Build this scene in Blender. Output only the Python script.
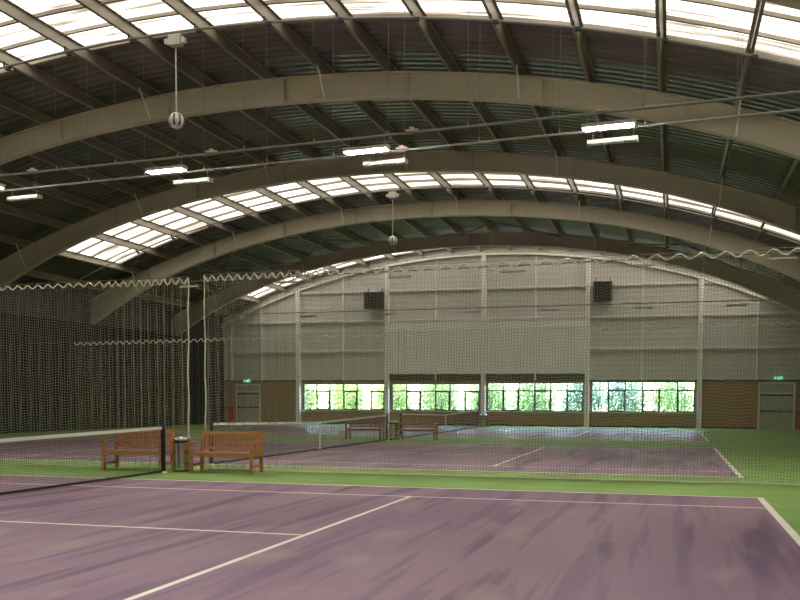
import bpy, math, random
from mathutils import Vector, Matrix, noise
random.seed(7)
for o in list(bpy.data.objects): bpy.data.objects.remove(o)
S = bpy.context.scene
col = S.collection

# ------------------------------------------------------------------ camera, world, sun, exposure
CAM = (10.4226, -14.8156, 1.5468)
PITCH, YAW, ROLL = -0.054, 0.2526, 0.0046
cd = bpy.data.cameras.new('camera'); cam = bpy.data.objects.new('camera', cd); col.objects.link(cam)
F = Vector((-math.sin(YAW)*math.cos(PITCH), math.cos(YAW)*math.cos(PITCH), math.sin(PITCH)))
R = Vector((math.cos(YAW), math.sin(YAW), 0)); U = R.cross(F)
R2 = R*math.cos(ROLL)+U*math.sin(ROLL); U2 = -R*math.sin(ROLL)+U*math.cos(ROLL)
cam.matrix_world = Matrix(((R2.x, U2.x, -F.x, CAM[0]), (R2.y, U2.y, -F.y, CAM[1]), (R2.z, U2.z, -F.z, CAM[2]), (0, 0, 0, 1)))
cd.sensor_width = 36; cd.lens = 888.6*36/800
cd.shift_x = (400-441.18)/800; cd.shift_y = (448.03-300)/800
cd.clip_end = 500
S.camera = cam

W = bpy.data.worlds.new('world'); S.world = W; W.use_nodes = True
nt = W.node_tree; bg = nt.nodes['Background']
sky = nt.nodes.new('ShaderNodeTexSky'); sky.sky_type = 'NISHITA'; sky.sun_disc = False
sky.sun_elevation = math.radians(48); sky.sun_rotation = math.radians(200); sky.dust_density = 3
nt.links.new(sky.outputs[0], bg.inputs[0]); bg.inputs[1].default_value = 3.8
sl = bpy.data.lights.new('sun', 'SUN'); sl.energy = 17; sl.angle = 0.05; sl.color = (1, .95, .84)
so = bpy.data.objects.new('sun', sl); col.objects.link(so); so.rotation_euler = (math.radians(36), math.radians(12), 0)
so.location = (0, 0, 40)

SKYLIGHT = 1.95          # daylight through the translucent roof sheets
LAMP = 215.0
S.view_settings.view_transform = 'Standard'; S.view_settings.look = 'None'
S.view_settings.gamma = 1; S.view_settings.use_curve_mapping = False
S.view_settings.exposure = 0.6
S.cycles.max_bounces = 8; S.cycles.diffuse_bounces = 5; S.cycles.transparent_max_bounces = 16
S.cycles.sample_clamp_indirect = 6; S.cycles.use_denoising = True

# ------------------------------------------------------------------ helpers
class MB:
    def __init__(s): s.v = []; s.f = []; s.m = []
    def quad(s, a, b, c, d, m=0):
        n = len(s.v); s.v += [a, b, c, d]; s.f.append((n, n+1, n+2, n+3)); s.m.append(m)
    def poly(s, pts, m=0):
        n = len(s.v); s.v += pts; s.f.append(tuple(range(n, n+len(pts)))); s.m.append(m)
    def box(s, x0, x1, y0, y1, z0, z1, m=0, M=None):
        n = len(s.v)
        p = [(x, y, z) for z in (z0, z1) for x, y in ((x0, y0), (x1, y0), (x1, y1), (x0, y1))]
        if M is not None: p = [tuple(M @ Vector(q)) for q in p]
        s.v += p
        for q in ((0, 3, 2, 1), (4, 5, 6, 7), (0, 1, 5, 4), (1, 2, 6, 5), (2, 3, 7, 6), (3, 0, 4, 7)):
            s.f.append(tuple(n+i for i in q)); s.m.append(m)
        return s
    def tube(s, pts, r, k=8, m=0, closed=False, caps=True):
        pts = [Vector(p) for p in pts]; n0 = len(s.v); N = len(pts)
        ref = None
        for i, p in enumerate(pts):
            t = (pts[min(i+1, N-1)]-pts[max(i-1, 0)])
            if t.length < 1e-9: t = Vector((0, 0, 1))
            t.normalize()
            if ref is None:
                ref = Vector((0, 0, 1)) if abs(t.z) < .9 else Vector((1, 0, 0))
            a = t.cross(ref); a.normalize(); b = a.cross(t)
            rr = r[i] if isinstance(r, (list, tuple)) else r
            for j in range(k):
                g = 2*math.pi*j/k
                s.v.append(tuple(p+a*math.cos(g)*rr+b*math.sin(g)*rr))
        for i in range(N-1):
            for j in range(k):
                a = n0+i*k+j; b = n0+i*k+(j+1) % k
                s.f.append((a, b, b+k, a+k)); s.m.append(m)
        if caps and k > 3:
            s.f.append(tuple(n0+j for j in range(k))[::-1]); s.m.append(m)
            s.f.append(tuple(n0+(N-1)*k+j for j in range(k))); s.m.append(m)
        return s
    def lathe(s, prof, cx=0, cy=0, k=32, m=0):
        n0 = len(s.v)
        for r, z in prof:
            for j in range(k):
                g = 2*math.pi*j/k; s.v.append((cx+r*math.cos(g), cy+r*math.sin(g), z))
        for i in range(len(prof)-1):
            for j in range(k):
                a = n0+i*k+j; b = n0+i*k+(j+1) % k
                s.f.append((a, b, b+k, a+k)); s.m.append(m)
        return s
    def build(s, name, mats, parent=None, smooth=False, bevel=0, loc=None):
        me = bpy.data.meshes.new(name); me.from_pydata([tuple(v) for v in s.v], [], s.f)
        if not isinstance(mats, (list, tuple)): mats = [mats]
        for q in mats: me.materials.append(q)
        if any(s.m): me.polygons.foreach_set('material_index', s.m)
        if smooth: me.polygons.foreach_set('use_smooth', [True]*len(me.polygons))
        me.update()
        o = bpy.data.objects.new(name, me); col.objects.link(o)
        if parent is not None: o.parent = parent
        if loc: o.location = loc
        if bevel:
            b = o.modifiers.new('bevel', 'BEVEL'); b.width = bevel; b.segments = 2; b.limit_method = 'ANGLE'
        return o
def empty(name, loc=(0, 0, 0), rz=0):
    o = bpy.data.objects.new(name, None); col.objects.link(o); o.location = loc; o.rotation_euler = (0, 0, rz)
    o.empty_display_size = .2
    return o
def tag(o, label, cat=None, group=None, kind=None):
    o['label'] = label
    if cat: o['category'] = cat
    if group: o['group'] = group
    if kind: o['kind'] = kind
    return o
def copy_tree(o, parent=None):
    c = o.copy(); col.objects.link(c)
    if parent is not None: c.parent = parent
    for ch in [q for q in col.objects if q.parent == o]: copy_tree(ch, c)
    return c

def mat(name, color, rough=.6, metal=0, spec=.5, noise_amt=0, nscale=(3, 3, 3), dark=None, bump=0, bscale=40):
    m = bpy.data.materials.new(name); m.use_nodes = True; t = m.node_tree; b = t.nodes['Principled BSDF']
    b.inputs['Base Color'].default_value = (*color, 1); b.inputs['Roughness'].default_value = rough
    b.inputs['Metallic'].default_value = metal; b.inputs['Specular IOR Level'].default_value = spec
    tc = t.nodes.new('ShaderNodeTexCoord')
    if noise_amt:
        mp = t.nodes.new('ShaderNodeMapping'); mp.inputs['Scale'].default_value = nscale
        t.links.new(tc.outputs['Object'], mp.inputs[0])
        n = t.nodes.new('ShaderNodeTexNoise'); n.inputs['Scale'].default_value = 1; n.inputs['Detail'].default_value = 5
        t.links.new(mp.outputs[0], n.inputs[0])
        r = t.nodes.new('ShaderNodeValToRGB'); d = dark or tuple(c*(1-noise_amt) for c in color)
        r.color_ramp.elements[0].position = .35; r.color_ramp.elements[0].color = (*d, 1)
        r.color_ramp.elements[1].position = .65; r.color_ramp.elements[1].color = (*color, 1)
        t.links.new(n.outputs[0], r.inputs[0]); t.links.new(r.outputs[0], b.inputs['Base Color'])
    if bump:
        n2 = t.nodes.new('ShaderNodeTexNoise'); n2.inputs['Scale'].default_value = bscale
        t.links.new(tc.outputs['Object'], n2.inputs[0])
        bp = t.nodes.new('ShaderNodeBump'); bp.inputs['Strength'].default_value = bump; bp.inputs['Distance'].default_value = .01
        t.links.new(n2.outputs[0], bp.inputs['Height']); t.links.new(bp.outputs[0], b.inputs['Normal'])
    return m

# ------------------------------------------------------------------ materials
def court_mat():
    m = bpy.data.materials.new('purple_acrylic'); m.use_nodes = True; t = m.node_tree; b = t.nodes['Principled BSDF']
    L = t.links.new
    tc = t.nodes.new('ShaderNodeTexCoord')
    def nz(scale, detail, lo, hi, rot=0):
        mp = t.nodes.new('ShaderNodeMapping'); mp.inputs['Scale'].default_value = scale; mp.inputs['Rotation'].default_value = (0, 0, rot)
        L(tc.outputs['Object'], mp.inputs[0])
        n = t.nodes.new('ShaderNodeTexNoise'); n.inputs['Scale'].default_value = 1; n.inputs['Detail'].default_value = detail
        L(mp.outputs[0], n.inputs[0])
        r = t.nodes.new('ShaderNodeMapRange'); r.inputs[1].default_value = lo; r.inputs[2].default_value = hi
        L(n.outputs[0], r.inputs[0]); return r.outputs[0]
    def mix(fac, a, c, f=1.0):
        x = t.nodes.new('ShaderNodeMix'); x.data_type = 'RGBA'
        if f != 1:
            mm = t.nodes.new('ShaderNodeMath'); mm.operation = 'MULTIPLY'; mm.inputs[1].default_value = f; L(fac, mm.inputs[0]); fac = mm.outputs[0]
        L(fac, x.inputs[0])
        for i, q in ((6, a), (7, c)):
            if isinstance(q, tuple): x.inputs[i].default_value = (*q, 1)
            else: L(q, x.inputs[i])
        return x.outputs[2]
    base = mix(nz((.3, .18, 1), 4, .35, .68), (.25, .145, .225), (.315, .20, .25))
    s1 = mix(nz((2.1, .17, 1), 2.5, .55, .63, .10), base, (.12, .072, .135), .8)      # broad darker wear streaks along the play
    s2 = mix(nz((4.5, .22, 1), 3, .53, .60, .03), s1, (.18, .105, .185), .65)
    s3 = mix(nz((1.3, .55, 1), 4, .58, .72), s2, (.38, .27, .27), .7)           # pale scuffs
    L(s3, b.inputs['Base Color'])
    L(nz((.8, .25, 1), 3, .2, 1.4), b.inputs['Roughness'])
    r = t.nodes.new('ShaderNodeMapRange'); r.inputs[3].default_value = .40; r.inputs[4].default_value = .55
    L(nz((.8, .25, 1), 3, .3, .7), r.inputs[0]); L(r.outputs[0], b.inputs['Roughness'])
    b.inputs['Specular IOR Level'].default_value = .14
    return m
M = {}
M['purple'] = court_mat()
M['green'] = mat('green_acrylic', (.26, .41, .115), .6, noise_amt=.2, nscale=(.5, .9, 1), spec=.12)
M['line'] = mat('white_line_paint', (.92, .88, .78), .6, noise_amt=.1, nscale=(3, 3, 1))
M['steel'] = mat('beige_painted_steel', (.60, .52, .385), .5, noise_amt=.1, nscale=(.8, .8, .8))
M['purlin'] = mat('galvanised_purlin', (.36, .31, .24), .45, metal=.2, noise_amt=.2, nscale=(2, .6, 2))
M['deck'] = mat('profiled_steel_deck', (.225, .205, .19), .27, metal=.5, noise_amt=.25, nscale=(.3, 1.2, 1))
M['whitesteel'] = mat('white_painted_steel', (.95, .92, .85), .5, noise_amt=.08, nscale=(1, 1, 1))
M['screen'] = mat('off_white_board', (.95, .92, .86), .7, noise_amt=.06, nscale=(.5, .5, .5))
M['dark'] = mat('dark_metal', (.02, .022, .02), .5)
M['frame'] = mat('dark_green_window_frame', (.02, .045, .04), .4)
M['sill'] = mat('white_sill', (.75, .76, .74), .5)
M['black'] = mat('black_fabric', (.012, .013, .012), .9, noise_amt=.3)
M['backdrop'] = mat('dark_green_backdrop', (.006, .009, .007), .95, noise_amt=.3, nscale=(2, 2, .5))
M['cord'] = mat('netting_cord', (.35, .325, .24), .85)
M['rope'] = mat('pale_rope', (.80, .76, .60), .8)
M['wire'] = mat('grey_wire', (.22, .21, .18), .5)
M['tape'] = mat('white_net_tape', (.82, .79, .72), .7, noise_amt=.1)
M['netcord'] = mat('black_net_cord', (.03, .03, .03), .8)
M['post'] = mat('black_post_paint', (.012, .011, .012), .35)
def wood_mat():
    m = mat('oiled_hardwood', (.56, .27, .085), .45, noise_amt=.4, nscale=(3, 14, 30), dark=(.38, .165, .05), bump=.1, bscale=60)
    return m
M['wood'] = wood_mat()
M['wood2'] = mat('dark_red_hardwood', (.36, .13, .07), .5, noise_amt=.4, nscale=(3, 14, 30))
M['chrome'] = mat('brushed_stainless', (.62, .60, .52), .22, metal=1)
M['lid'] = mat('polished_stainless_lid', (.80, .79, .74), .12, metal=1)
M['lampbody'] = mat('lamp_housing', (.58, .55, .48), .4)
M['lampoff'] = mat('unlit_diffuser', (.42, .41, .38), .35)
M['pink'] = mat('pale_pink_plastic', (.75, .55, .50), .5)
M['heater'] = mat('heater_casing', (.035, .035, .03), .5)
M['red'] = mat('red_enamel', (.55, .02, .02), .35)
M['door'] = mat('off_white_door', (.50, .475, .42), .5, noise_amt=.08)
M['white'] = mat('white_plastic', (.8, .78, .72), .4)
M['leaf'] = mat('leaf_green', (.42, .56, .27), .7, noise_amt=.5, nscale=(1.5, 1.5, 1.5), dark=(.30, .46, .19))
M['leaf_pane_tint'] = mat('leaf_bluish_reflection', (.29, .42, .33), .6, noise_amt=.4, nscale=(1.5, 1.5, 1.5), dark=(.15, .27, .20))  # whitish reflection on the panes put into the leaf colour, bluish and duller
M['bloom'] = mat('yellow_blossom', (.85, .75, .08), .6)
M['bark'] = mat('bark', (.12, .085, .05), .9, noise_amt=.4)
M['grass'] = mat('grass_bank', (.32, .46, .2), .9, noise_amt=.4, nscale=(2, 2, 2))
def emis(name, c, s):
    m = bpy.data.materials.new(name); m.use_nodes = True; b = m.node_tree.nodes['Principled BSDF']
    b.inputs['Base Color'].default_value = (*c, 1)
    b.inputs['Emission Color'].default_value = (*c, 1); b.inputs['Emission Strength'].default_value = s
    return m
M['lamp'] = emis('lit_diffuser', (1, .97, .88), LAMP)
M['exit'] = emis('exit_green', (.03, .35, .2), .5)
M['exitwhite'] = emis('exit_white', (.75, 1, .92), .8)
def skylight_mat():
    m = bpy.data.materials.new('translucent_roof_sheet'); m.use_nodes = True; t = m.node_tree; b = t.nodes['Principled BSDF']
    tc = t.nodes.new('ShaderNodeTexCoord'); mp = t.nodes.new('ShaderNodeMapping'); mp.inputs['Scale'].default_value = (.45, 9, 1)
    n = t.nodes.new('ShaderNodeTexNoise'); n.inputs['Scale'].default_value = 1; n.inputs['Detail'].default_value = 5
    t.links.new(tc.outputs['Object'], mp.inputs[0]); t.links.new(mp.outputs[0], n.inputs[0])
    r = t.nodes.new('ShaderNodeValToRGB')                                     # dirt lying in the corrugations lets less daylight in
    e = r.color_ramp.elements; e[0].position = .36; e[0].color = (.14, .11, .085, 1); e[1].position = .64; e[1].color = (1, .95, .86, 1)
    t.links.new(n.outputs[0], r.inputs[0]); t.links.new(r.outputs[0], b.inputs['Emission Color'])
    b.inputs['Base Color'].default_value = (.7, .68, .6, 1)
    b.inputs['Emission Strength'].default_value = SKYLIGHT
    return m
M['sky'] = skylight_mat()
def brick_mat():
    m = bpy.data.materials.new('brown_brick'); m.use_nodes = True; t = m.node_tree; b = t.nodes['Principled BSDF']
    tc = t.nodes.new('ShaderNodeTexCoord'); mp = t.nodes.new('ShaderNodeMapping'); mp.inputs['Rotation'].default_value = (math.radians(90), 0, 0)
    t.links.new(tc.outputs['Object'], mp.inputs[0])
    k = t.nodes.new('ShaderNodeTexBrick'); k.inputs['Scale'].default_value = 1
    k.inputs['Brick Width'].default_value = .225; k.inputs['Row Height'].default_value = .1; k.inputs['Mortar Size'].default_value = .012
    k.inputs['Color1'].default_value = (.40, .20, .085, 1); k.inputs['Color2'].default_value = (.31, .14, .06, 1); k.inputs['Mortar'].default_value = (.40, .30, .19, 1)
    t.links.new(mp.outputs[0], k.inputs[0]); t.links.new(k.outputs[0], b.inputs['Base Color']); b.inputs['Roughness'].default_value = .85
    return m
M['brick'] = brick_mat()
def clad_mat():
    m = bpy.data.materials.new('white_wall_cladding'); m.use_nodes = True; t = m.node_tree; b = t.nodes['Principled BSDF']
    tc = t.nodes.new('ShaderNodeTexCoord'); sp = t.nodes.new('ShaderNodeSeparateXYZ'); t.links.new(tc.outputs['Object'], sp.inputs[0])
    a = t.nodes.new('ShaderNodeMath'); a.operation = 'MULTIPLY'; a.inputs[1].default_value = 2*math.pi/.30; t.links.new(sp.outputs[2], a.inputs[0])
    s = t.nodes.new('ShaderNodeMath'); s.operation = 'SINE'; t.links.new(a.outputs[0], s.inputs[0])
    bp = t.nodes.new('ShaderNodeBump'); bp.inputs['Strength'].default_value = .16; bp.inputs['Distance'].default_value = .03
    t.links.new(s.outputs[0], bp.inputs['Height']); t.links.new(bp.outputs[0], b.inputs['Normal'])
    b.inputs['Base Color'].default_value = (.66, .625, .565, 1); b.inputs['Roughness'].default_value = .55
    return m
M['clad'] = clad_mat()
M['sideclad'] = mat('grey_side_cladding', (.07, .07, .06), .6, noise_amt=.1)
def glass_mat():
    m = bpy.data.materials.new('window_glass'); m.use_nodes = True; t = m.node_tree
    out = t.nodes['Material Output']; t.nodes.remove(t.nodes['Principled BSDF'])
    tr = t.nodes.new('ShaderNodeBsdfTransparent'); gl = t.nodes.new('ShaderNodeBsdfGlossy'); gl.inputs['Roughness'].default_value = .02
    tr.inputs[0].default_value = (.95, .98, .96, 1)
    mx = t.nodes.new('ShaderNodeMixShader'); mx.inputs[0].default_value = .06
    t.links.new(tr.outputs[0], mx.inputs[1]); t.links.new(gl.outputs[0], mx.inputs[2]); t.links.new(mx.outputs[0], out.inputs[0])
    return m
M['glass'] = glass_mat()

# ------------------------------------------------------------------ hall shape
HX, Y0, Y1 = 18.0, -18.0, 38.1
FR = [-15.1, -7.2, 0.7, 8.6, 16.5, 24.4, 32.3]
def ztop(x): t = (x+.16)**2; return 10.48-.0115*t-4e-6*t*t
def zbot(x): t = (x+.16)**2; return 9.80-.0105*t-1.3e-5*t*t
def slope(x, f=ztop): return math.atan((f(x+.05)-f(x-.05))/.1)
PX = [-.75+1.8*k for k in range(-9, 11)]
# floor with the three courts laid into it
C1 = dict(y=(-10.7, -9.33, -5.44, -1.2, .27)); C2 = dict(y=(4.15, 5.66, 9.97, 14.55, 16.0)); C3 = dict(y=(20.8, 22.2, 26.8, 31.4, 32.8))
HWX = 11.885
def inb(a, lo, hi): return lo-1e-6 <= a <= hi+1e-6
def floor():
    xs = {-HX, HX, 0}; ys = {Y0, Y1+.0}
    lw = .07
    for x in (HWX, HWX-.10, 6.4+lw/2, 6.4-lw/2): xs |= {x, -x}
    for x in (HWX-.25,): xs |= {x, -x}
    for C in (C1, C2, C3):
        a, b, c, d, e = C['y']
        for y in (a, a+lw, b-lw/2, b+lw/2, c-lw/2, c+lw/2, d-lw/2, d+lw/2, e-lw, e): ys.add(y)
    xs = sorted(xs); ys = sorted(ys); b_ = MB()
    def kind(x, y):
        for C in (C1, C2, C3):
            a, b, c, d, e = C['y']
            if a < y < e and abs(x) < HWX:
                if abs(x) > HWX-.10: return 2
                if y < a+lw or y > e-lw: return 2
                if abs(y-b) < lw/2 or abs(y-d) < lw/2: return 2
                if abs(abs(x)-6.4) < lw/2 and b < y < d: return 2
                if abs(y-c) < lw/2 and abs(x) < 6.4: return 2
                return 1
        return 0
    for i in range(len(xs)-1):
        for j in range(len(ys)-1):
            x0, x1, y0, y1 = xs[i], xs[i+1], ys[j], ys[j+1]
            b_.quad((x0, y0, 0), (x1, y0, 0), (x1, y1, 0), (x0, y1, 0), kind((x0+x1)/2, (y0+y1)/2))
    b_.quad((-HX, Y0, -.2), (-HX, Y1, -.2), (HX, Y1, -.2), (HX, Y0, -.2), 0)
    o = b_.build('floor', [M['green'], M['purple'], M['line']]); o['kind'] = 'structure'
    return o
floor()

# roof deck: corrugation runs along the arch, ribs step along the hall
SKYB = [(-13.3, -8.6), (1.6, 5.75), (18.7, 22.9), (34.0, 37.7)]
SX = 15.75
def deckz(x): return ztop(x)+.30/math.cos(slope(x))
def ceiling():
    b = MB(); xs = [-18.2+36.4*i/56 for i in range(57)]
    prof = []; y = Y0-.2
    while y < Y1+.3:
        for dy, dz in ((0, 0), (.07, .035), (.16, .035), (.23, 0)): prof.append((y+dy, dz))
        y += .333
    zz = [deckz(x) for x in xs]
    idx = {}
    for j, (y, dz) in enumerate(prof):
        for i, x in enumerate(xs): idx[(i, j)] = len(b.v); b.v.append((x, y, zz[i]+dz))
    for j in range(len(prof)-1):
        ym = (prof[j][0]+prof[j+1][0])/2
        hole = any(a < ym < c for a, c in SKYB)
        for i in range(len(xs)-1):
            if hole and abs((xs[i]+xs[i+1])/2) < SX: continue
            b.f.append((idx[(i, j)], idx[(i, j+1)], idx[(i+1, j+1)], idx[(i+1, j)])); b.m.append(0)
    # outer weather skin just above, open over the rooflights
    for i in range(len(xs)-1):
        yy = [Y0-.2]+[q for s in SKYB for q in s]+[Y1+.3]
        for j in range(len(yy)-1):
            if j % 2 == 1 and abs((xs[i]+xs[i+1])/2) < SX: continue
            b.quad((xs[i], yy[j], zz[i]+.12), (xs[i+1], yy[j], zz[i+1]+.12), (xs[i+1], yy[j+1], zz[i+1]+.12), (xs[i], yy[j+1], zz[i]+.12))
    o = b.build('ceiling', M['deck']); o['kind'] = 'structure'
ceiling()
wn = 5
for a, c in SKYB:
    b = MB(); N = 52; y = a-.15; xs = [-SX-.3+(2*SX+.6)*i/N for i in range(N+1)]
    ys = []
    while y < c+.15: ys += [(y, 0), (y+.08, .03), (y+.17, .03), (y+.25, 0)]; y += .333
    ix = {}
    for j, (y, dz) in enumerate(ys):
        for i, x in enumerate(xs): ix[(i, j)] = len(b.v); b.v.append((x, y, deckz(x)+.05+dz))
    for j in range(len(ys)-1):
        for i in range(N): b.f.append((ix[(i, j)], ix[(i, j+1)], ix[(i+1, j+1)], ix[(i+1, j)])); b.m.append(0)
    o = b.build('window_%d' % wn, M['sky']); o['kind'] = 'structure'; wn += 1
    g = MB(); n = max(2, round((c-a)/1.02))
    for q in range(n+1):
        yy = a+(c-a)*q/n; w = .035 if 0 < q < n else .06
        pts = [-SX+2*SX*i/40 for i in range(41)]
        for i in range(40):
            x0, x1 = pts[i], pts[i+1]
            g.quad((x0, yy-w, deckz(x0)-.03), (x1, yy-w, deckz(x1)-.03), (x1, yy+w, deckz(x1)-.03), (x0, yy+w, deckz(x0)-.03))
            g.quad((x0, yy-w, deckz(x0)-.03), (x1, yy-w, deckz(x1)-.03), (x1, yy-w, deckz(x1)+.05), (x0, yy-w, deckz(x0)+.05))
            g.quad((x0, yy+w, deckz(x0)-.03), (x1, yy+w, deckz(x1)-.03), (x1, yy+w, deckz(x1)+.05), (x0, yy+w, deckz(x0)+.05))
    g.build('glazing_bar', M['purlin'], o)

# steel arches
def arch(y, fl=.14, zt=ztop, zb=zbot, mt='steel', x1=17.98):
    b = MB(); N = 60; xs = [-x1+2*x1*i/N for i in range(N+1)]
    def band(ya, yb, fa, fb):
        for i in range(N):
            a, c = xs[i], xs[i+1]
            p = [(a, ya, fa(a)), (c, ya, fa(c)), (c, yb, fa(c)), (a, yb, fa(a))]
            q = [(a, ya, fb(a)), (c, ya, fb(c)), (c, yb, fb(c)), (a, yb, fb(a))]
            b.quad(*p); b.quad(*q[::-1]); b.quad(p[0], q[0], q[1], p[1]); b.quad(p[3], p[2], q[2], q[3])
        for x, s in ((xs[0], 1), (xs[-1], -1)):
            b.quad((x, ya, fa(x)), (x, yb, fa(x)), (x, yb, fb(x)), (x, ya, fb(x)))
    band(y-.012, y+.012, lambda x: zb(x)+.02, lambda x: zt(x)-.02)
    band(y-fl, y+fl, lambda x: zb(x), lambda x: zb(x)+.03)
    band(y-fl, y+fl, lambda x: zt(x)-.03, lambda x: zt(x))
    for k in range(-4, 5):
        x = -.16+3.6*k
        if abs(x) < x1: b.box(x-.01, x+.01, y-fl+.01, y+fl-.01, zb(x)+.02, zt(x)-.02)
    o = b.build('roof_arch', M[mt]); o['kind'] = 'structure'
    return o
for y in FR: arch(y)
arch(37.93, .1, lambda x: ztop(x)-.02, lambda x: ztop(x)-.26, 'whitesteel')
# purlins
for x in PX:
    th = -slope(x); z = ztop(x)
    Mt = Matrix.Translation((x, 0, z)) @ Matrix.Rotation(th, 4, 'Y')
    b = MB(); ya, yb = Y0+.02, Y1-.02
    b.box(-.008, .008, ya, yb, 0.01, .29, M=Mt); b.box(-.07, .008, ya, yb, 0, .014, M=Mt); b.box(-.008, .07, ya, yb, .276, .29, M=Mt)
    b.box(-.07, -.06, ya, yb, 0, .03, M=Mt)
    o = b.build('roof_purlin', M['purlin']); o['kind'] = 'structure'
# fly braces from arch foot flange to purlins
for y in FR[2:]:
    b = MB()
    for k, x in enumerate(PX):
        if k % 3 == 1 and abs(x) < 16:
            for s in (-1, 1):
                b.tube([(x, y+s*.12, zbot(x)+.05), (x+.05, y+s*.75, ztop(x)+.05)], .022, 6)
    o = b.build('roof_brace', M['whitesteel']); o['kind'] = 'structure'
b = MB()
for ya, yb in ((24.5, 32.2),):
    for xa, xb in ((-9.75, -4.35), (-4.35, -9.75), (-.75, 4.65), (4.65, -.75), (8.25, 13.65), (13.65, 8.25), (-15.15, -9.75), (-9.75, -15.15)):
        b.tube([(xa, ya, ztop(xa)-.1), (xb, yb, ztop(xb)-.1)], .035, 8)
o = b.build('roof_brace', M['wire']); o['kind'] = 'structure'

# side and rear walls
for nm, x, s in (('wall_left', -HX, -1), ('wall_right', HX, 1)):
    b = MB(); b.box(min(x, x+s*.2), max(x, x+s*.2), Y0, Y1, 0, deckz(17.9)+.3)
    o = b.build(nm, M['sideclad']); o['kind'] = 'structure'
    tr = MB()
    for z in (2.2, 3.6, 5.0): tr.box(*sorted((x, x-s*.12)), Y0, Y1-.02, z, z+.16)
    o = tr.build('trim_%d' % (1 if s < 0 else 2), M['sideclad']); o['kind'] = 'structure'
b = MB(); b.box(-HX, HX, Y0-.2, Y0, 0, 11.2)
o = b.build('wall_front', M['sideclad']); o['kind'] = 'structure'

# end wall: brick dado with four window openings, cladding above
CX = [-12.6, -6.68, -.58, 5.63, 11.98]
WIN = [(-12.36, -6.9, 2.56), (-6.42, -.84, 2.56), (-.36, 5.4, 2.62), (5.87, 11.74, 2.68)]
ZS, ZD = .88, 2.74
T = .3
def endwall():
    b = MB()
    xs = [-HX]+[q for w in WIN for q in w[:2]]+[HX]
    b.box(-HX, -15.33, Y1, Y1+T, 0, ZD); b.box(-15.33, 15.13, Y1, Y1+T, 0, ZS)
    b.box(15.13, HX, Y1, Y1+T, 0, ZD)
    for a, c in ((-15.33, WIN[0][0]), (WIN[0][1], WIN[1][0]), (WIN[1][1], WIN[2][0]), (WIN[2][1], WIN[3][0]), (WIN[3][1], 15.13)):
        b.box(a, c, Y1, Y1+T, ZS, ZD)
    for a, c, z in WIN: b.box(a, c, Y1, Y1+T, z, ZD)
    o = b.build('wall_back', M['brick']); o['kind'] = 'structure'
    b = MB(); N = 60; xs = [-HX+2*HX*i/N for i in range(N+1)]
    for i in range(N):
        a, c = xs[i], xs[i+1]
        b.quad((a, Y1-.03, ZD), (c, Y1-.03, ZD), (c, Y1-.03, deckz(c)+.12), (a, Y1-.03, deckz(a)+.12))
        b.quad((a, Y1+T, ZD), (c, Y1+T, ZD), (c, Y1+T, deckz(c)+.12), (a, Y1+T, deckz(a)+.12))
        b.quad((a, Y1-.03, ZD), (c, Y1-.03, ZD), (c, Y1+T, ZD), (a, Y1+T, ZD))
    b.build('cladding', M['clad'], o)
    g = MB(); g.box(-6.66, 5.62, Y1-.1, Y1-.03, ZD, 3.3); g.build('board_shade_strip', M['bark'], o)  # solid dark brown strip stands in for the shade below the board
    # sheeting rails
    for z in (4.52, 6.38, 8.2):
        X = HX-.1
        while ztop(X)-.3 < z: X -= .1
        g = MB(); g.box(-X, X, Y1-.2, Y1-.03, z, z+.025); g.box(-X, X, Y1-.2, Y1-.185, z-.02, z+.11); 
        g.build('sheeting_rail', M['whitesteel'], o)
    for x in (-17.35, -15.2, -9.6, -3.58, 2.55, 8.75, 15.05):
        g = MB(); g.box(x-.045, x+.045, Y1-.14, Y1-.03, ZD, ztop(x)-.1); g.build('secondary_post', M['whitesteel'], o)
    g = MB(); g.box(-HX, HX, Y1-.05, Y1-.0, ZD-.05, ZD+.03); g.build('drip_flashing', M['frame'], o)
endwall()
for x in CX:
    b = MB(); b.box(x-.13, x+.13, Y1-.36, Y1-.03, 0, ztop(x)-.2); b.box(x-.2, x+.2, Y1-.42, Y1-.03, 0, .03)
    o = b.build('wall_column', M['whitesteel'], bevel=.01); o['kind'] = 'structure'
# windows
for n, (xa, xb, zt_) in enumerate(WIN):
    root = empty('window_%d' % (n+1), ((xa+xb)/2, Y1, ZS)); root['kind'] = 'structure'
    w = xb-xa; hw = w/2; H = zt_-ZS; yc = .08; cw = w/6; zt2 = H*.72
    fr = MB()
    fr.box(-hw, hw, 0, .1, -.0, .05); fr.box(-hw, hw, 0, .1, H-.06, H)
    fr.box(-hw, -hw+.05, 0, .1, 0, H); fr.box(hw-.05, hw, 0, .1, 0, H)
    for k in range(1, 6): fr.box(-hw+k*cw-.03, -hw+k*cw+.03, .01, .1, 0, H)
    fr.box(-hw, hw, .01, .1, zt2-.028, zt2+.028)
    fr.build('window_frame', M['frame'], root)
    for k in (1, 3, 5):
        a, c = -hw+k*cw, -hw+(k+1)*cw
        s = MB(); t_ = .075
        s.box(a, c, -.03, .05, .02, .02+t_); s.box(a, c, -.03, .05, zt2-t_, zt2); s.box(a, a+t_, -.03, .05, .02+t_, zt2-t_); s.box(c-t_, c, -.03, .05, .02+t_, zt2-t_)
        s.box(c-t_-.04, c-t_+.01, -.06, -.03, .35, .5)
        s.build('casement', M['frame'], root)
    g = MB()
    g.quad((-hw, yc, 0), (hw, yc, 0), (hw, yc, H), (-hw, yc, H))
    g.build('pane', M['glass'], root)
    s = MB(); s.box(-hw-.05, hw+.05, -.12, .02, -.05, .0); s.build('window_sill', M['sill'], root)
# baseboard dark shadow gap on the end wall
b = MB(); b.box(-HX+.7, -17.1, Y1-.03, Y1, 0, .1); b.box(-15.25, 15.1, Y1-.03, Y1, 0, .1)
o = b.build('baseboard_back', M['frame']); o['kind'] = 'structure'
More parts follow.
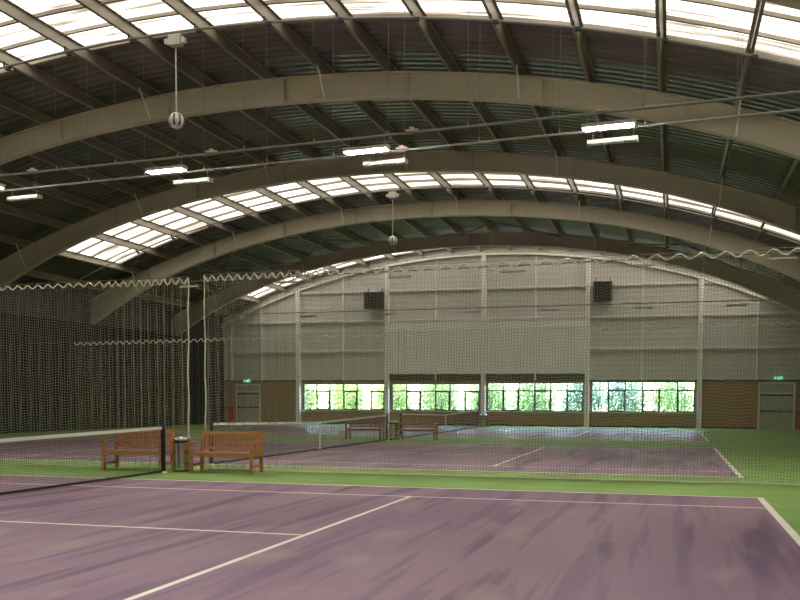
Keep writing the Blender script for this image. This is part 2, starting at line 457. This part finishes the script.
# doors
for n, (xa, xb, h) in enumerate(((-17.06, -15.34, 2.5), (15.16, 17.1, 2.62))):
    root = empty('door_%d' % (n+1), ((xa+xb)/2, Y1, 0)); root['kind'] = 'structure'
    hw = (xb-xa)/2; zt_ = 1.98
    f = MB()
    f.box(-hw, -hw+.07, -.1, -.0, 0, h); f.box(hw-.07, hw, -.1, 0, 0, h); f.box(-hw, hw, -.1, 0, h-.07, h); f.box(-hw, hw, -.1, 0, zt_, zt_+.05)
    f.build('door_frame', M['whitesteel'], root)
    f = MB(); f.box(-hw+.07, hw-.07, -.05, -.03, zt_+.05, h-.07); f.build('transom_panel', M['door'], root)
    for s in (-1, 1):
        a, c = (-hw+.08, -.01) if s < 0 else (.01, hw-.08)
        l = MB(); l.box(a, c, -.07, -.02, .01, zt_-.01); lf = l.build('door_leaf', M['door'], root, bevel=.004)
        p = MB(); p.box(a+.06, c-.06, -.13, -.10, .98, 1.05); p.box(a+.06, a+.12, -.13, -.07, .95, 1.08); p.box(c-.12, c-.06, -.13, -.07, .95, 1.08)
        p.build('push_bar', M['dark'], lf)
        k = MB(); k.box(a+.02, c-.02, -.078, -.07, 1.86, 1.95); k.build('door_closer', M['dark'], lf)

# ------------------------------------------------------------------ big off-white board
t = empty('wall_board', (-.52, Y1-.42, 3.13))
tag(t, 'large plain off-white board fixed across the middle of the end wall above the windows', 'board')
b = MB(); b.box(-6.16, 6.16, 0, .05, 0, 3.15); b.build('board_panel', M['screen'], t, bevel=.01)
b = MB(); b.box(-6.16, 6.16, -.02, .05, 3.15, 3.2); b.build('top_rail', M['whitesteel'], t)
for dx in (-5.35, -4.95):
    b = MB(); b.tube([(dx, -.03, 0), (dx, -.03, 2.75)], .014, 6); b.build('hanging_cord', M['wire'], t)

# ------------------------------------------------------------------ heaters
for i, (xa, xb, z0, z1, lab) in enumerate(((-8.0, -6.86, 7.13, 8.15, 'black louvred unit heater high on the end wall, left of the white board'),
                                            (5.95, 7.0, 7.32, 8.4, 'black louvred unit heater high on the end wall, right of the white board'))):
    w = xb-xa; h = z1-z0; t = empty('unit_heater', ((xa+xb)/2, Y1-.15, z0)); tag(t, lab, 'heater', 'black unit heaters on the end wall')
    b = MB(); b.box(-w/2, w/2, -.6, -.05, 0, .06); b.box(-w/2, w/2, -.6, -.05, h-.06, h); b.box(-w/2, -w/2+.05, -.6, -.05, 0, h); b.box(w/2-.05, w/2, -.6, -.05, 0, h); b.box(-w/2, w/2, -.12, -.05, 0, h)
    b.build('casing', M['heater'], t)
    for k in range(7):
        z = .12+k*(h-.2)/7
        Mt = Matrix.Translation((0, -.57, z+.05)) @ Matrix.Rotation(math.radians(35), 4, 'X')
        l = MB(); l.box(-w/2+.05, w/2-.05, -.06, .06, -.008, .008, M=Mt); l.build('louvre', M['heater'], t)
    for s in (-1, 1):
        k = MB(); k.box(s*w*.4-.02, s*w*.4+.02, -.5, .1, h, h+.03); k.box(s*w*.4-.02, s*w*.4+.02, -.1, -.06, h, h+.3); k.build('bracket', M['dark'], t)

# ------------------------------------------------------------------ nets
def netcurtain(root, xa, xb, yc, ztf, dens, fold, per, seed, dz=.062, r=.0037, sag=0.06, zmin=.03, cord='cord'):
    rnd = random.Random(seed)
    xs = [xa]; sgn = 1 if xb > xa else -1
    while (xs[-1]-xb)*sgn < 0: xs.append(xs[-1]+sgn*dens(xs[-1]))
    ph = [0]
    for i in range(1, len(xs)): ph.append(ph[-1]+2*math.pi*abs(xs[i]-xs[i-1])/per(xs[i]))
    b = MB()
    def P(i, z):
        x = xs[i]; zt = ztf(x); d = zt-z
        am = fold(x)
        yy = yc+am*math.sin(ph[i])*(.5+.5*min(1, d/1.5))+am*.5*math.sin(ph[i]*.37+seed)*min(1, d/2)
        zz = z+(sag*(-.5+.5*math.cos(2*ph[i]))*math.exp(-d/1.1)*0.8 + .02*math.sin(ph[i]*.5+z*2))*(1 if d > .02 else .5)
        xx = x+.012*math.sin(z*5+ph[i])
        return (xx, yy, max(.012, zz))
    zmax = max(ztf(x) for x in xs)
    z = zmin
    while z < zmax:
        run = []
        for i in range(len(xs)):
            if z < ztf(xs[i])-.01: run.append(P(i, z))
            else:
                if len(run) > 1: b.tube(run, r, 3)
                run = []
        if len(run) > 1: b.tube(run, r, 3)
        z += dz
    for i in range(len(xs)):
        zt = ztf(xs[i]); n = 9
        b.tube([P(i, zmin+(zt-zmin)*k/n) for k in range(n+1)], r, 3)
    b.build('netting', M[cord], root)
    return xs, ph, P
def scallop(root, xs, ph, ztf, yc, amp, r, name='scalloped_rope', m='rope'):
    b = MB(); pts = []
    for i in range(len(xs)):
        pts.append((xs[i], yc, ztf(xs[i])-amp(xs[i])*(.5-.5*math.cos(ph[i]))+.01))
    b.tube(pts, r, 6); b.build(name, M[m], root)
YN = 2.74
# right hand curtain
t = empty('net_curtain', (0, 0, 0)); tag(t, 'divider net curtain hanging behind the nearest right bench, right of the gap', 'netting')
zr = lambda x: 4.20+.011*x
gx = .56
densR = lambda x: .046 if x < 2 else (.046+.016*min(1, (x-2)/3) if x < 12 else .055)
foldR = lambda x: .09*max(0, 1-(x-.5)/2.5)+.018
perR = lambda x: .20 if x < 3 else .20+.22*min(1, (x-3)/4)
xs, ph, P = netcurtain(t, gx, 17.2, YN, zr, densR, foldR, perR, 3)
scallop(t, xs, ph, zr, YN-.02, lambda x: .13 if x < 3 else .11, .017)
b = MB(); b.tube([P(0, zr(gx)*k/12+.02) for k in range(12)]+[(gx, YN, zr(gx))], .016, 8); b.build('edge_rope', M['rope'], t)
b = MB(); b.tube([(gx, YN-.02, zr(gx)+.03), (17.2, YN-.02, zr(17.2)+.03)], .006, 6); b.build('support_cable', M['wire'], t)
b = MB()
pts = [(x, YN-.05+.03*math.sin(x*1.3), .015) for x in [gx+.1*i for i in range(166)]]
b.tube(pts, .016, 6); b.build('bottom_rope', M['rope'], t)
# left hand curtain, its rope slack and drooping
t = empty('net_curtain', (0, 0, 0)); tag(t, 'dense divider net curtain left of the gap, reaching the left wall', 'netting')
zl = lambda x: 4.17+.012*(x-.18) if x > -4.5 else 4.114+.004*(x+4.5)
densL = lambda x: .042 if x > -1.5 else .060
xs, ph, P = netcurtain(t, .18, -17.1, YN, zl, densL, lambda x: .09*max(0, 1+(x-.2)/2.5)+.022, lambda x: .20 if x > -2 else .27, 5)
scallop(t, xs, ph, zl, YN-.02, lambda x: .14 if x > -2 else .09, .017)
b = MB(); b.tube([P(0, zl(.18)*k/12+.02) for k in range(12)]+[(.18, YN, zl(.18))], .016, 8); b.build('edge_rope', M['rope'], t)
b = MB(); b.tube([(.18, YN-.02, 4.2), (-4.5, YN-.02, 4.15), (-17.15, YN-.02, 4.1)], .006, 6); b.build('support_cable', M['wire'], t)
# far curtain between second and third court
t = empty('net_curtain', (0, 0, 0)); tag(t, 'far divider net curtain across the hall beyond the second court', 'netting')
YF = 18.6
zf = lambda x: 4.16+.014*x
xs, ph, P = netcurtain(t, -14.6, 17.1, YF, zf, lambda x: .10, lambda x: .05 if x < -7 else .03, lambda x: .32 if x < -5 else .5, 9, dz=.10, r=.0026, sag=.05)
scallop(t, xs, ph, zf, YF-.02, lambda x: .15, .022)
b = MB(); b.tube([(-17.1, YF-.02, zf(-17.1)+.02), (17.2, YF-.02, zf(17.2)+.02)], .006, 6); b.build('support_cable', M['wire'], t)

# backdrop curtains down the side walls
for x, lab, s in ((-17.35, 'dark backdrop curtain with hanging folds along the left side wall', 1), (17.5, 'dark backdrop curtain along the right side wall', -1)):
    b = MB(); y = Y0+.3; pts = []
    while y < Y1-.9 if s > 0 else y < Y1-2: pts.append((x+.04*math.sin(y*5+2*math.sin(y*.7))+.04*math.sin(y*2.3), y)); y += .09
    for (xa, ya), (xb, yb) in zip(pts, pts[1:]):
        b.quad((xa, ya, .02), (xb, yb, .02), (xb, yb, 5.2), (xa, ya, 5.2))
    o = b.build('backdrop_curtain', M['backdrop'], smooth=True); so_ = o.modifiers.new('solid', 'SOLIDIFY'); so_.thickness = .01
    tag(o, lab, 'curtain')

# ------------------------------------------------------------------ tennis nets
def tennis_net(px, ya, yb, label, ha=.96, dx=0, back=True):
    t = empty('tennis_net', (px, ya, 0)); tag(t, label, 'tennis net', 'court nets')
    L = yb-ya; mid = L/2
    def h(u): return ha-(ha-.87)*(1-abs(u-mid)/mid)
    b = MB(); u = .06
    sg = 1
    while u < L-.03: b.tube([(0, u, .05), (0, u, h(u)-.03)], .0022, 3); u += .045
    z = .05
    while z < ha:
        us = [u for u in (.05, mid, L-.05)]
        b.tube([(0, .05, min(z, h(0)-.03)), (0, mid, min(z*(.87/ha), h(mid)-.03)), (0, L-.05, min(z, h(L)-.03))], .0022, 3); z += .045
    b.build('net_mesh', M['netcord'], t)
    b = MB()
    for u0, u1 in ((.05, mid), (mid, L-.05)):
        p = [(-.012, u0, h(u0)-.06), (-.012, u1, h(u1)-.06), (-.012, u1, h(u1)), (-.012, u0, h(u0))]
        q = [(.012, y, z) for _, y, z in p]
        b.quad(*p); b.quad(*q); b.quad(p[3], p[2], q[2], q[3]); b.quad(p[0], p[1], q[1], q[0])
    b.build('headband', M['tape'], t)
    b = MB(); b.box(-.012, .012, .05, L-.05, .012, .055); b.build('bottom_band', M['netcord'], t)
    b = MB(); b.box(-.02, .02, mid-.03, mid+.03, .0, h(mid)+.004); b.build('centre_strap', M['tape'], t)
    for y0 in (0, L):
        p = MB(); p.lathe([(0, ha+.03), (.035, ha+.03), (.045, ha+.02), (.045, .04), (.045, 0)], 0, y0, 20)
        po = p.build('post', M['post'], t, smooth=False)
        q = MB(); q.lathe([(.0, .035), (.055, .035), (.075, .02), (.075, 0)], 0, y0, 20); q.build('base_cap', M['white'], po)
        q = MB(); q.box(-.06, .06, y0-.012, y0+.012, ha-.06, ha+.01); q.build('cleat', M['chrome'], po)
    return t
tennis_net(.18, -12.5, 1.66, 'nearest court net with white headband, ending at the black post by the left bench', .97)
tennis_net(.02, 3.95, 17.25, 'middle court net with white headband, starting behind the nearest right bench', .99)
tennis_net(.05, 18.95, 33.4, 'farthest court net, just in front of the windows', 1.01)

# ------------------------------------------------------------------ benches
def bench(wood, L=1.46):
    t = empty('garden_bench')
    hl = L/2
    for x in (-hl+.035, hl-.035):
        b = MB(); b.box(x-.032, x+.032, -.28, -.215, 0, .62); b.build('leg', M[wood], t, bevel=.005)
        b = MB(); Mt = Matrix.Translation((x, .21, .4)) @ Matrix.Rotation(math.radians(-9), 4, 'X')
        b.box(x-.032, x+.032, .18, .245, 0, .42); b.box(-.032, .032, -.03, .035, 0, .48, M=Mt); b.build('leg', M[wood], t, bevel=.005)
        b = MB(); b.box(x-.035, x+.035, -.31, .26, .62, .65); b.build('armrest', M[wood], t, bevel=.008)
        b = MB(); b.box(x-.018, x+.018, -.22, .19, .13, .18); b.box(x-.02, x+.02, -.22, .19, .345, .405); b.build('side_rail', M[wood], t)
    b = MB()
    for k in range(6): b.box(-hl+.05, hl-.05, -.285+k*.08, -.285+k*.08+.066, .405, .43)
    b.build('seat', M[wood], t, bevel=.004)
    b = MB(); b.box(-hl+.06, hl-.06, -.265, -.235, .34, .405); b.box(-hl+.06, hl-.06, .19, .22, .34, .405); b.build('seat_rail', M[wood], t)
    Mt = Matrix.Translation((0, .21, .4)) @ Matrix.Rotation(math.radians(-9), 4, 'X')
    b = MB(); b.box(-hl+.06, hl-.06, -.018, .018, .39, .465, M=Mt); b.box(-hl+.06, hl-.06, -.018, .018, .07, .13, M=Mt)
    b.build('back_rail', M[wood], t, bevel=.004)
    b = MB(); n = 20
    for k in range(n):
        x = -hl+.10+(L-.20)*k/(n-1); b.box(x-.019, x+.019, -.008, .008, .13, .39, M=Mt)
    b.build('back_slats', M[wood], t)
    return t
bA = bench('wood'); bB = bench('wood2')
def put(o, x, y, rz, lab, grp, cat='bench'):
    o.location = (x, y, 0); o.rotation_euler = (0, 0, rz); tag(o, lab, cat, grp)
G1 = 'slatted wooden benches between the courts'
put(bA, 1.37, 2.16, 0, 'golden-brown slatted wooden bench right of the nearest steel bin', G1)
put(copy_tree(bA), -.76, 2.2, 0, 'golden-brown slatted wooden bench partly behind the nearest net post, left of the bin', G1)
put(bB, -1.08, 17.9, 0, 'dark reddish bench beyond the second court, left of the middle bin', G1)
put(copy_tree(bB), 1.03, 18.0, 0, 'dark reddish bench beyond the second court, right of the middle bin', G1)
put(copy_tree(bB), -1.1, 35.9, 0, 'small distant bench under the windows, left of the farthest bin', G1)
put(copy_tree(bB), .86, 35.9, 0, 'small distant bench under the windows, right of the farthest bin', G1)

# ------------------------------------------------------------------ bins
def bin_():
    t = empty('litter_bin')
    b = MB(); b.lathe([(0, .005), (.18, .005), (.185, .02), (.185, .60), (.18, .61), (.0, .61)], k=40); b.build('body', M['chrome'], t, smooth=False)
    b = MB(); b.lathe([(.19, 0), (.19, .025), (.18, .03)], k=40); b.build('base_ring', M['black'], t)
    b = MB(); b.lathe([(.17, .605), (.17, .66)], k=40); b.build('opening', M['black'], t)
    b = MB(); b.lathe([(.197, .655), (.2, .665), (.197, .69), (.17, .72), (.1, .74), (.0, .745)], k=40); b.lathe([(.197, .655), (.165, .652)], k=40); b.build('lid', M['lid'], t, smooth=True)
    return t
b1 = bin_()
G2 = 'stainless steel litter bins between benches'
def putb(o, x, y, lab): o.location = (x, y, 0); tag(o, lab, 'bin', G2)
putb(b1, .30, 2.2, 'shiny stainless steel litter bin with domed lid between the two nearest benches')
putb(copy_tree(b1), .06, 18.0, 'steel litter bin between the pair of dark benches beyond the second court')
putb(copy_tree(b1), -.13, 35.9, 'tiny farthest steel litter bin between the benches under the windows')

# ------------------------------------------------------------------ light rails with drop wires and lamps
def rail(y0, k, z, label, xa=-17.8, xb=17.8, joints=()):
    yf = lambda x: y0+k*x
    t = empty('light_rail', (0, 0, 0)); tag(t, label, 'light rail', 'suspended light rails')
    b = MB(); b.tube([(xa, yf(xa), z), (xb, yf(xb), z)], .028, 8); b.build('rail_tube', M['wire'], t)
    x = xa+.9; i = 0
    while x < xb:
        d = MB(); d.tube([(x, yf(x), z), (x, yf(x), ztop(x)+.1)], .0035, 5); d.box(x-.015, x+.015, yf(x)-.015, yf(x)+.015, z, z+.1); d.build('drop_wire', M['wire'], t)
        x += 1.78
    for x in joints:
        d = MB(); d.box(x-.14, x+.14, yf(x)-.035, yf(x)+.035, z+.03, z+.07); d.box(x-.05, x+.05, yf(x)-.035, yf(x)+.035, z+.07, z+.11); d.build('junction_box', M['pink'], t, bevel=.01)
    return yf
r1 = rail(4.05, -.094, 7.2, 'thin suspended rail carrying the row of lit lamps over the net', joints=(-5.2, .05, 5.0, 9.0))
r2 = rail(5.26, -.1035, 7.2, 'thin suspended rail carrying the row of unlit lamps, just behind the lit row', joints=(4.4, 8.9))
r3 = rail(22.8, -.10, 7.2, 'thin suspended light rail with unlit lamps beyond the second court')
r4 = rail(34.3, -.05, 6.72, 'farthest thin light rail crossing in front of the end wall')
def lamp(on):
    t = empty('strip_lamp')
    b = MB(); b.box(-.50, .50, -.08, .08, .03, .08); b.box(-.50, .50, -.1, -.08, .0, .06); b.box(-.50, .50, .08, .1, .0, .06)
    b.box(-.52, -.50, -.1, .1, -.02, .08); b.box(.50, .52, -.1, .1, -.02, .08); b.build('housing', M['lampbody'], t)
    for k in range(4):
        g = MB(); x = -.49+k*.246; g.box(x+.02, x+.222, -.075, .075, -.03 if on else -.01, .03); g.build('diffuser', M['lamp' if on else 'lampoff'], t)
    for x in (-.42, .42):
        g = MB(); g.tube([(x, 0, .08), (x, 0, .26)], .008, 6); g.build('hanger', M['wire'], t)
    return t
lit = lamp(True); off = lamp(False)
def putl(o, x, yf, z, lab, grp): o.location = (x, yf(x), z); o.rotation_euler = (0, 0, math.atan(-.1)); tag(o, lab, 'lamp', grp)
r0 = rail(-12.6, 0, 7.2, 'suspended light rail behind and above the camera')
GL, GO, GF = 'lit strip lamps on the front rail', 'unlit strip lamps on the second rail', 'unlit lamps beyond the second court'
putl(lit, -1.2, r1, 6.92, 'lit strip lamp second from the left, above the nearest net', GL)
putl(copy_tree(lit), 3.95, r1, 6.92, 'lit strip lamp hanging at the middle of the front rail', GL)
putl(copy_tree(lit), 9.14, r1, 6.92, 'lit strip lamp farthest right, with four bright segments', GL)
putl(copy_tree(lit), -6.7, r1, 6.92, 'lit strip lamp cut by the left edge of the photo', GL)
putl(copy_tree(lit), 14.4, r1, 6.92, 'lit strip lamp beyond the right edge of the photo', GL)
for i_, x in enumerate((-13.2, -8.8, -4.4, 0, 4.4, 8.8, 13.2)): putl(copy_tree(lit), x, r0, 6.92, 'lit strip lamp over the near side of the first court, out of the photo', 'lit strip lamps out of the photo')
putl(off, -1.2, r2, 6.92, 'unlit strip lamp just behind the second lit lamp from the left', GO)
putl(copy_tree(off), 4.0, r2, 6.92, 'unlit strip lamp just behind the middle lit lamp', GO)
putl(copy_tree(off), 9.15, r2, 6.92, 'unlit strip lamp just below the rightmost lit lamp', GO)
putl(copy_tree(off), -6.6, r2, 6.92, 'unlit strip lamp at the left edge beneath the lit lamp there', GO)
for x, lab in ((-12.2, 'unlit lamp seen over the top of the left net curtain near its gap'), (-6.9, 'unlit lamp low in front of the far arch, left of the centre'), (-1.25, 'unlit lamp just above the net rope at the left end of the white board'),
               (3.9, 'unlit lamp above the net rope over the middle of the white board'), (9.2, 'unlit lamp above the net rope to the right of the white board'), (14.4, 'unlit lamp at the right edge of the photo beside the arch')):
    putl(copy_tree(off), x, r3, 6.92, lab, GF)
for x, lab in ((-15.6, 'small distant lamp before the end wall at its left corner'), (-10.6, 'small distant lamp before the end wall left of the left heater'), (-5.6, 'small distant lamp before the end wall above the left part of the board'),
               (-.5, 'small distant lamp before the end wall above the centre of the board'), (3.9, 'small distant lamp before the end wall above the right part of the board'), (8.9, 'small distant lamp before the end wall right of the right heater'), (13.6, 'small distant lamp before the end wall near its right end')):
    putl(copy_tree(off), x, r4, 6.45, lab, 'distant lamps before the end wall')

# curved conduit pipes clipped below the purlins
for y, lab in ((4.75, 'thin curved grey pipe under the nearest rooflight'), (21.4, 'thin curved grey pipe under the farther rooflight')):
    t = empty('conduit_pipe', (0, 0, 0)); tag(t, lab, 'pipe', 'curved pipes under the roof')
    pts = [(-17.4+34.8*i/60, y, ztop(-17.4+34.8*i/60)-.12) for i in range(61)]
    b = MB(); b.tube(pts, .032, 8); b.build('pipe_run', M['wire'], t)
    for x in PX:
        if abs(x) > 17: continue
        k = MB(); k.box(x-.02, x+.02, y-.02, y+.02, ztop(x)-.12, ztop(x)+.02); k.box(x+.05, x+.17, y-.05, y+.05, ztop(x)-.2, ztop(x)-.13); k.build('pipe_clip', M['dark'], t)

# slotted globes on rods
for x, y, lab in ((-1.27, 4.75, 'slotted white globe hanging on a rod at the upper left, before the big arch'), (-1.08, 21.4, 'small slotted white globe hanging on a rod near the middle, below the second rooflight')):
    zt = ztop(x)-.29
    t = empty('hanging_globe', (x, y, zt)); tag(t, lab, 'hanging globe', 'slotted globes on rods')
    b = MB(); b.box(-.16, .16, -.1, .1, -.16, .1); b.build('junction_box', M['lampbody'], t, bevel=.02)
    for q in ((-.28, -.16), (.16, .26)):
        b = MB(); b.box(*q, -.05, .05, -.1, .02); b.build('side_arm', M['lampbody'], t)
    b = MB(); b.tube([(0, 0, -.2), (0, 0, -1.75)], .016, 8); b.build('rod', M['lampbody'], t)
    b = MB(); R_ = .19; zc = -1.75-R_*.9
    b.lathe([(R_*math.sin(math.pi*i/16)+.0001, zc+R_*math.cos(math.pi*i/16)) for i in range(17)], k=32); gl = b.build('globe', M['whitesteel'], t, smooth=True)
    for k in range(8):
        a = 2*math.pi*k/8+.2; s = MB()
        p = [((R_+.002)*math.sin(u), zc+(R_+.002)*math.cos(u)) for u in [math.radians(45+90*i/8) for i in range(9)]]
        for (r0, z0), (r1_, z1) in zip(p, p[1:]):
            w = .16
            s.quad((r0*math.cos(a-w), r0*math.sin(a-w), z0), (r0*math.cos(a+w), r0*math.sin(a+w), z0), (r1_*math.cos(a+w), r1_*math.sin(a+w), z1), (r1_*math.cos(a-w), r1_*math.sin(a-w), z1))
        s.build('slot', M['dark'], gl)

# ------------------------------------------------------------------ exit signs, extinguishers
def exit_sign(x, z, lab):
    t = empty('exit_sign', (x, Y1-.12, z)); tag(t, lab, 'exit sign', 'green exit signs')
    b = MB(); b.box(-.27, .27, -.04, .05, -.1, .1); b.build('sign_box', M['exit'], t)
    s = MB(); y = -.045
    def q(x0, x1, z0, z1): s.box(x0, x1, y-.003, y, z0, z1)
    q(.05, .07, -.07, .07); q(.05, .15, .055, .07); q(.13, .15, -.07, .07)          # door
    q(-.03, .0, .03, .06); q(-.045, .0, -.02, .03); q(-.08, -.04, .0, .015); q(0, .035, .01, .025)  # runner
    q(-.05, -.03, -.07, -.02); q(-.01, .02, -.045, -.02); q(.01, .025, -.07, -.045)
    q(-.2, -.11, -.01, .01); s.poly([(-.24, y-.003, 0), (-.19, y-.003, .045), (-.19, y-.003, -.045)])
    s.build('pictogram', M['exitwhite'], t)
exit_sign(-16.2, 2.72, 'small green exit sign over the left double doors')
exit_sign(16.22, 2.86, 'small green exit sign over the right double doors')
def extinguisher(x, lab):
    t = empty('fire_extinguisher', (x, Y1-.16, 0)); tag(t, lab, 'fire extinguisher', 'red fire extinguishers by the doors')
    b = MB(); b.lathe([(0, .12), (.09, .12), (.095, .14), (.095, .68), (.08, .74), (.035, .78), (.03, .82)], k=20); b.build('cylinder', M['red'], t, smooth=True)
    b = MB(); b.box(-.02, .02, -.1, .03, .82, .85); b.box(-.02, .02, -.1, .02, .88, .9); b.box(-.02, .02, -.02, .03, .82, .9); b.build('handle', M['dark'], t)
    b = MB(); b.tube([(.03, 0, .84), (.14, -.02, .75), (.15, -.02, .5), (.12, -.02, .3)], .014, 8); b.build('hose', M['dark'], t)
    b = MB(); b.box(-.13, .13, -.13, .13, 0, .12); b.box(-.13, .13, .1, .13, .12, 1.1); b.build('stand', M['red'], t)
for x, lab in ((-17.72, 'red fire extinguisher on a stand in the left corner, the left one'), (-17.36, 'red fire extinguisher on a stand next to the left double doors'), (17.35, 'red fire extinguisher on a stand right of the right double doors')):
    extinguisher(x, lab)
# small tan ball under net, faint
# ------------------------------------------------------------------ outside: grass bank and bushes beyond the windows
b = MB(); N = 30
prof = [(Y1+.35, -.1), (40.5, 0), (43, .4), (46, 1.4), (50, 2.6), (54, 3.2)]
for i in range(N):
    xa, xb = -26+52*i/N, -26+52*(i+1)/N
    for (ya, za), (yb, zb) in zip(prof, prof[1:]): b.quad((xa, ya, za), (xb, ya, za), (xb, yb, zb), (xa, yb, zb))
o = b.build('ground', M['grass'], smooth=True); o['kind'] = 'structure'
def bush(x, y, z, rx, rz, seed, bl, name, lab, grp, leaf):
    rnd = random.Random(seed)
    t = empty(name, (x, y, z)); tag(t, lab, 'bush', grp)
    f = MB(); fl = MB()
    for i in range(2400):
        th = rnd.uniform(0, 2*math.pi); u = rnd.uniform(-.6, 1); rr = rnd.random()**.25
        n_ = 1+.22*math.sin(5*th+seed)+.15*math.sin(9*u*3+seed)
        c = math.sqrt(max(0, 1-u*u*.9))
        p = Vector((rx*rr*c*math.cos(th)*n_, rx*.75*rr*c*math.sin(th)*n_, rz*(.45+.62*u*rr)*(1+.08*math.sin(3*th))))
        if p.z < 0.02: p.z = abs(p.z)*.5+.05
        d = Vector((rnd.gauss(0, 1), rnd.gauss(0, 1), rnd.gauss(0, 1))).normalized(); e = d.orthogonal().normalized(); w = d.cross(e)
        s = rnd.uniform(.06, .12)
        mb = fl if (bl and rnd.random() < bl and rr > .7) else f
        mb.poly([tuple(p-e*s), tuple(p+w*s*.5), tuple(p+e*s), tuple(p-w*s*.5)])
    f.build('foliage', M[leaf], t)
    if fl.v: fl.build('blossom', M['bloom'], t)
    s = MB()
    for k in range(5):
        a = k*1.26; s.tube([(0, 0, -.1), (rx*.2*math.cos(a), rx*.2*math.sin(a), rz*.4), (rx*.5*math.cos(a), rx*.4*math.sin(a), rz*.8)], [.05, .035, .015], 6)
    s.build('stems', M['bark'], t)
bl = [(-14.2, .10, 'leaf', 'yellow-flowered bush outside, beyond the left end of the first window'),
      (-11.0, .28, 'leaf', 'yellow-flowered bush outside the left half of the first window'),
      (-7.6, .28, 'leaf', 'yellow-flowered bush outside between the first and second window'),
      (-4.4, .12, 'leaf', 'yellow-green bush outside the middle of the second window'),
      (-1.2, .03, 'leaf', 'bright green bush outside between the second and third window'),
      (1.8, 0, 'leaf', 'bright green bush outside the left half of the third window'),
      (4.9, 0, 'leaf_pane_tint', 'bush with bluish pane reflection coloured in, outside the right end of the third window'),
      (7.6, 0, 'leaf_pane_tint', 'bush with bluish pane reflection coloured in, outside the left end of the fourth window'),
      (10.6, .02, 'leaf', 'light green bush outside the right half of the fourth window'),
      (13.4, 0, 'leaf', 'light green bush outside beyond the right end of the fourth window')]
for i, (x, q, leaf, lab) in enumerate(bl):
    bush(x, 42.2+.2*math.sin(i*2.1), .3, 1.18, 2.5, i+1, q, 'flowering_bush' if q > .03 else 'leafy_bush', lab, 'bushes outside the windows', leaf)
for i in range(10):
    bush(-16.5+3.7*i, 45.8, 1.2, 1.6, 3.3, 40+i, 0, 'leafy_bush', 'green bush on the bank, behind the front row of bushes', 'bushes higher on the bank outside', 'leaf' if i != 6 else 'leaf_pane_tint')
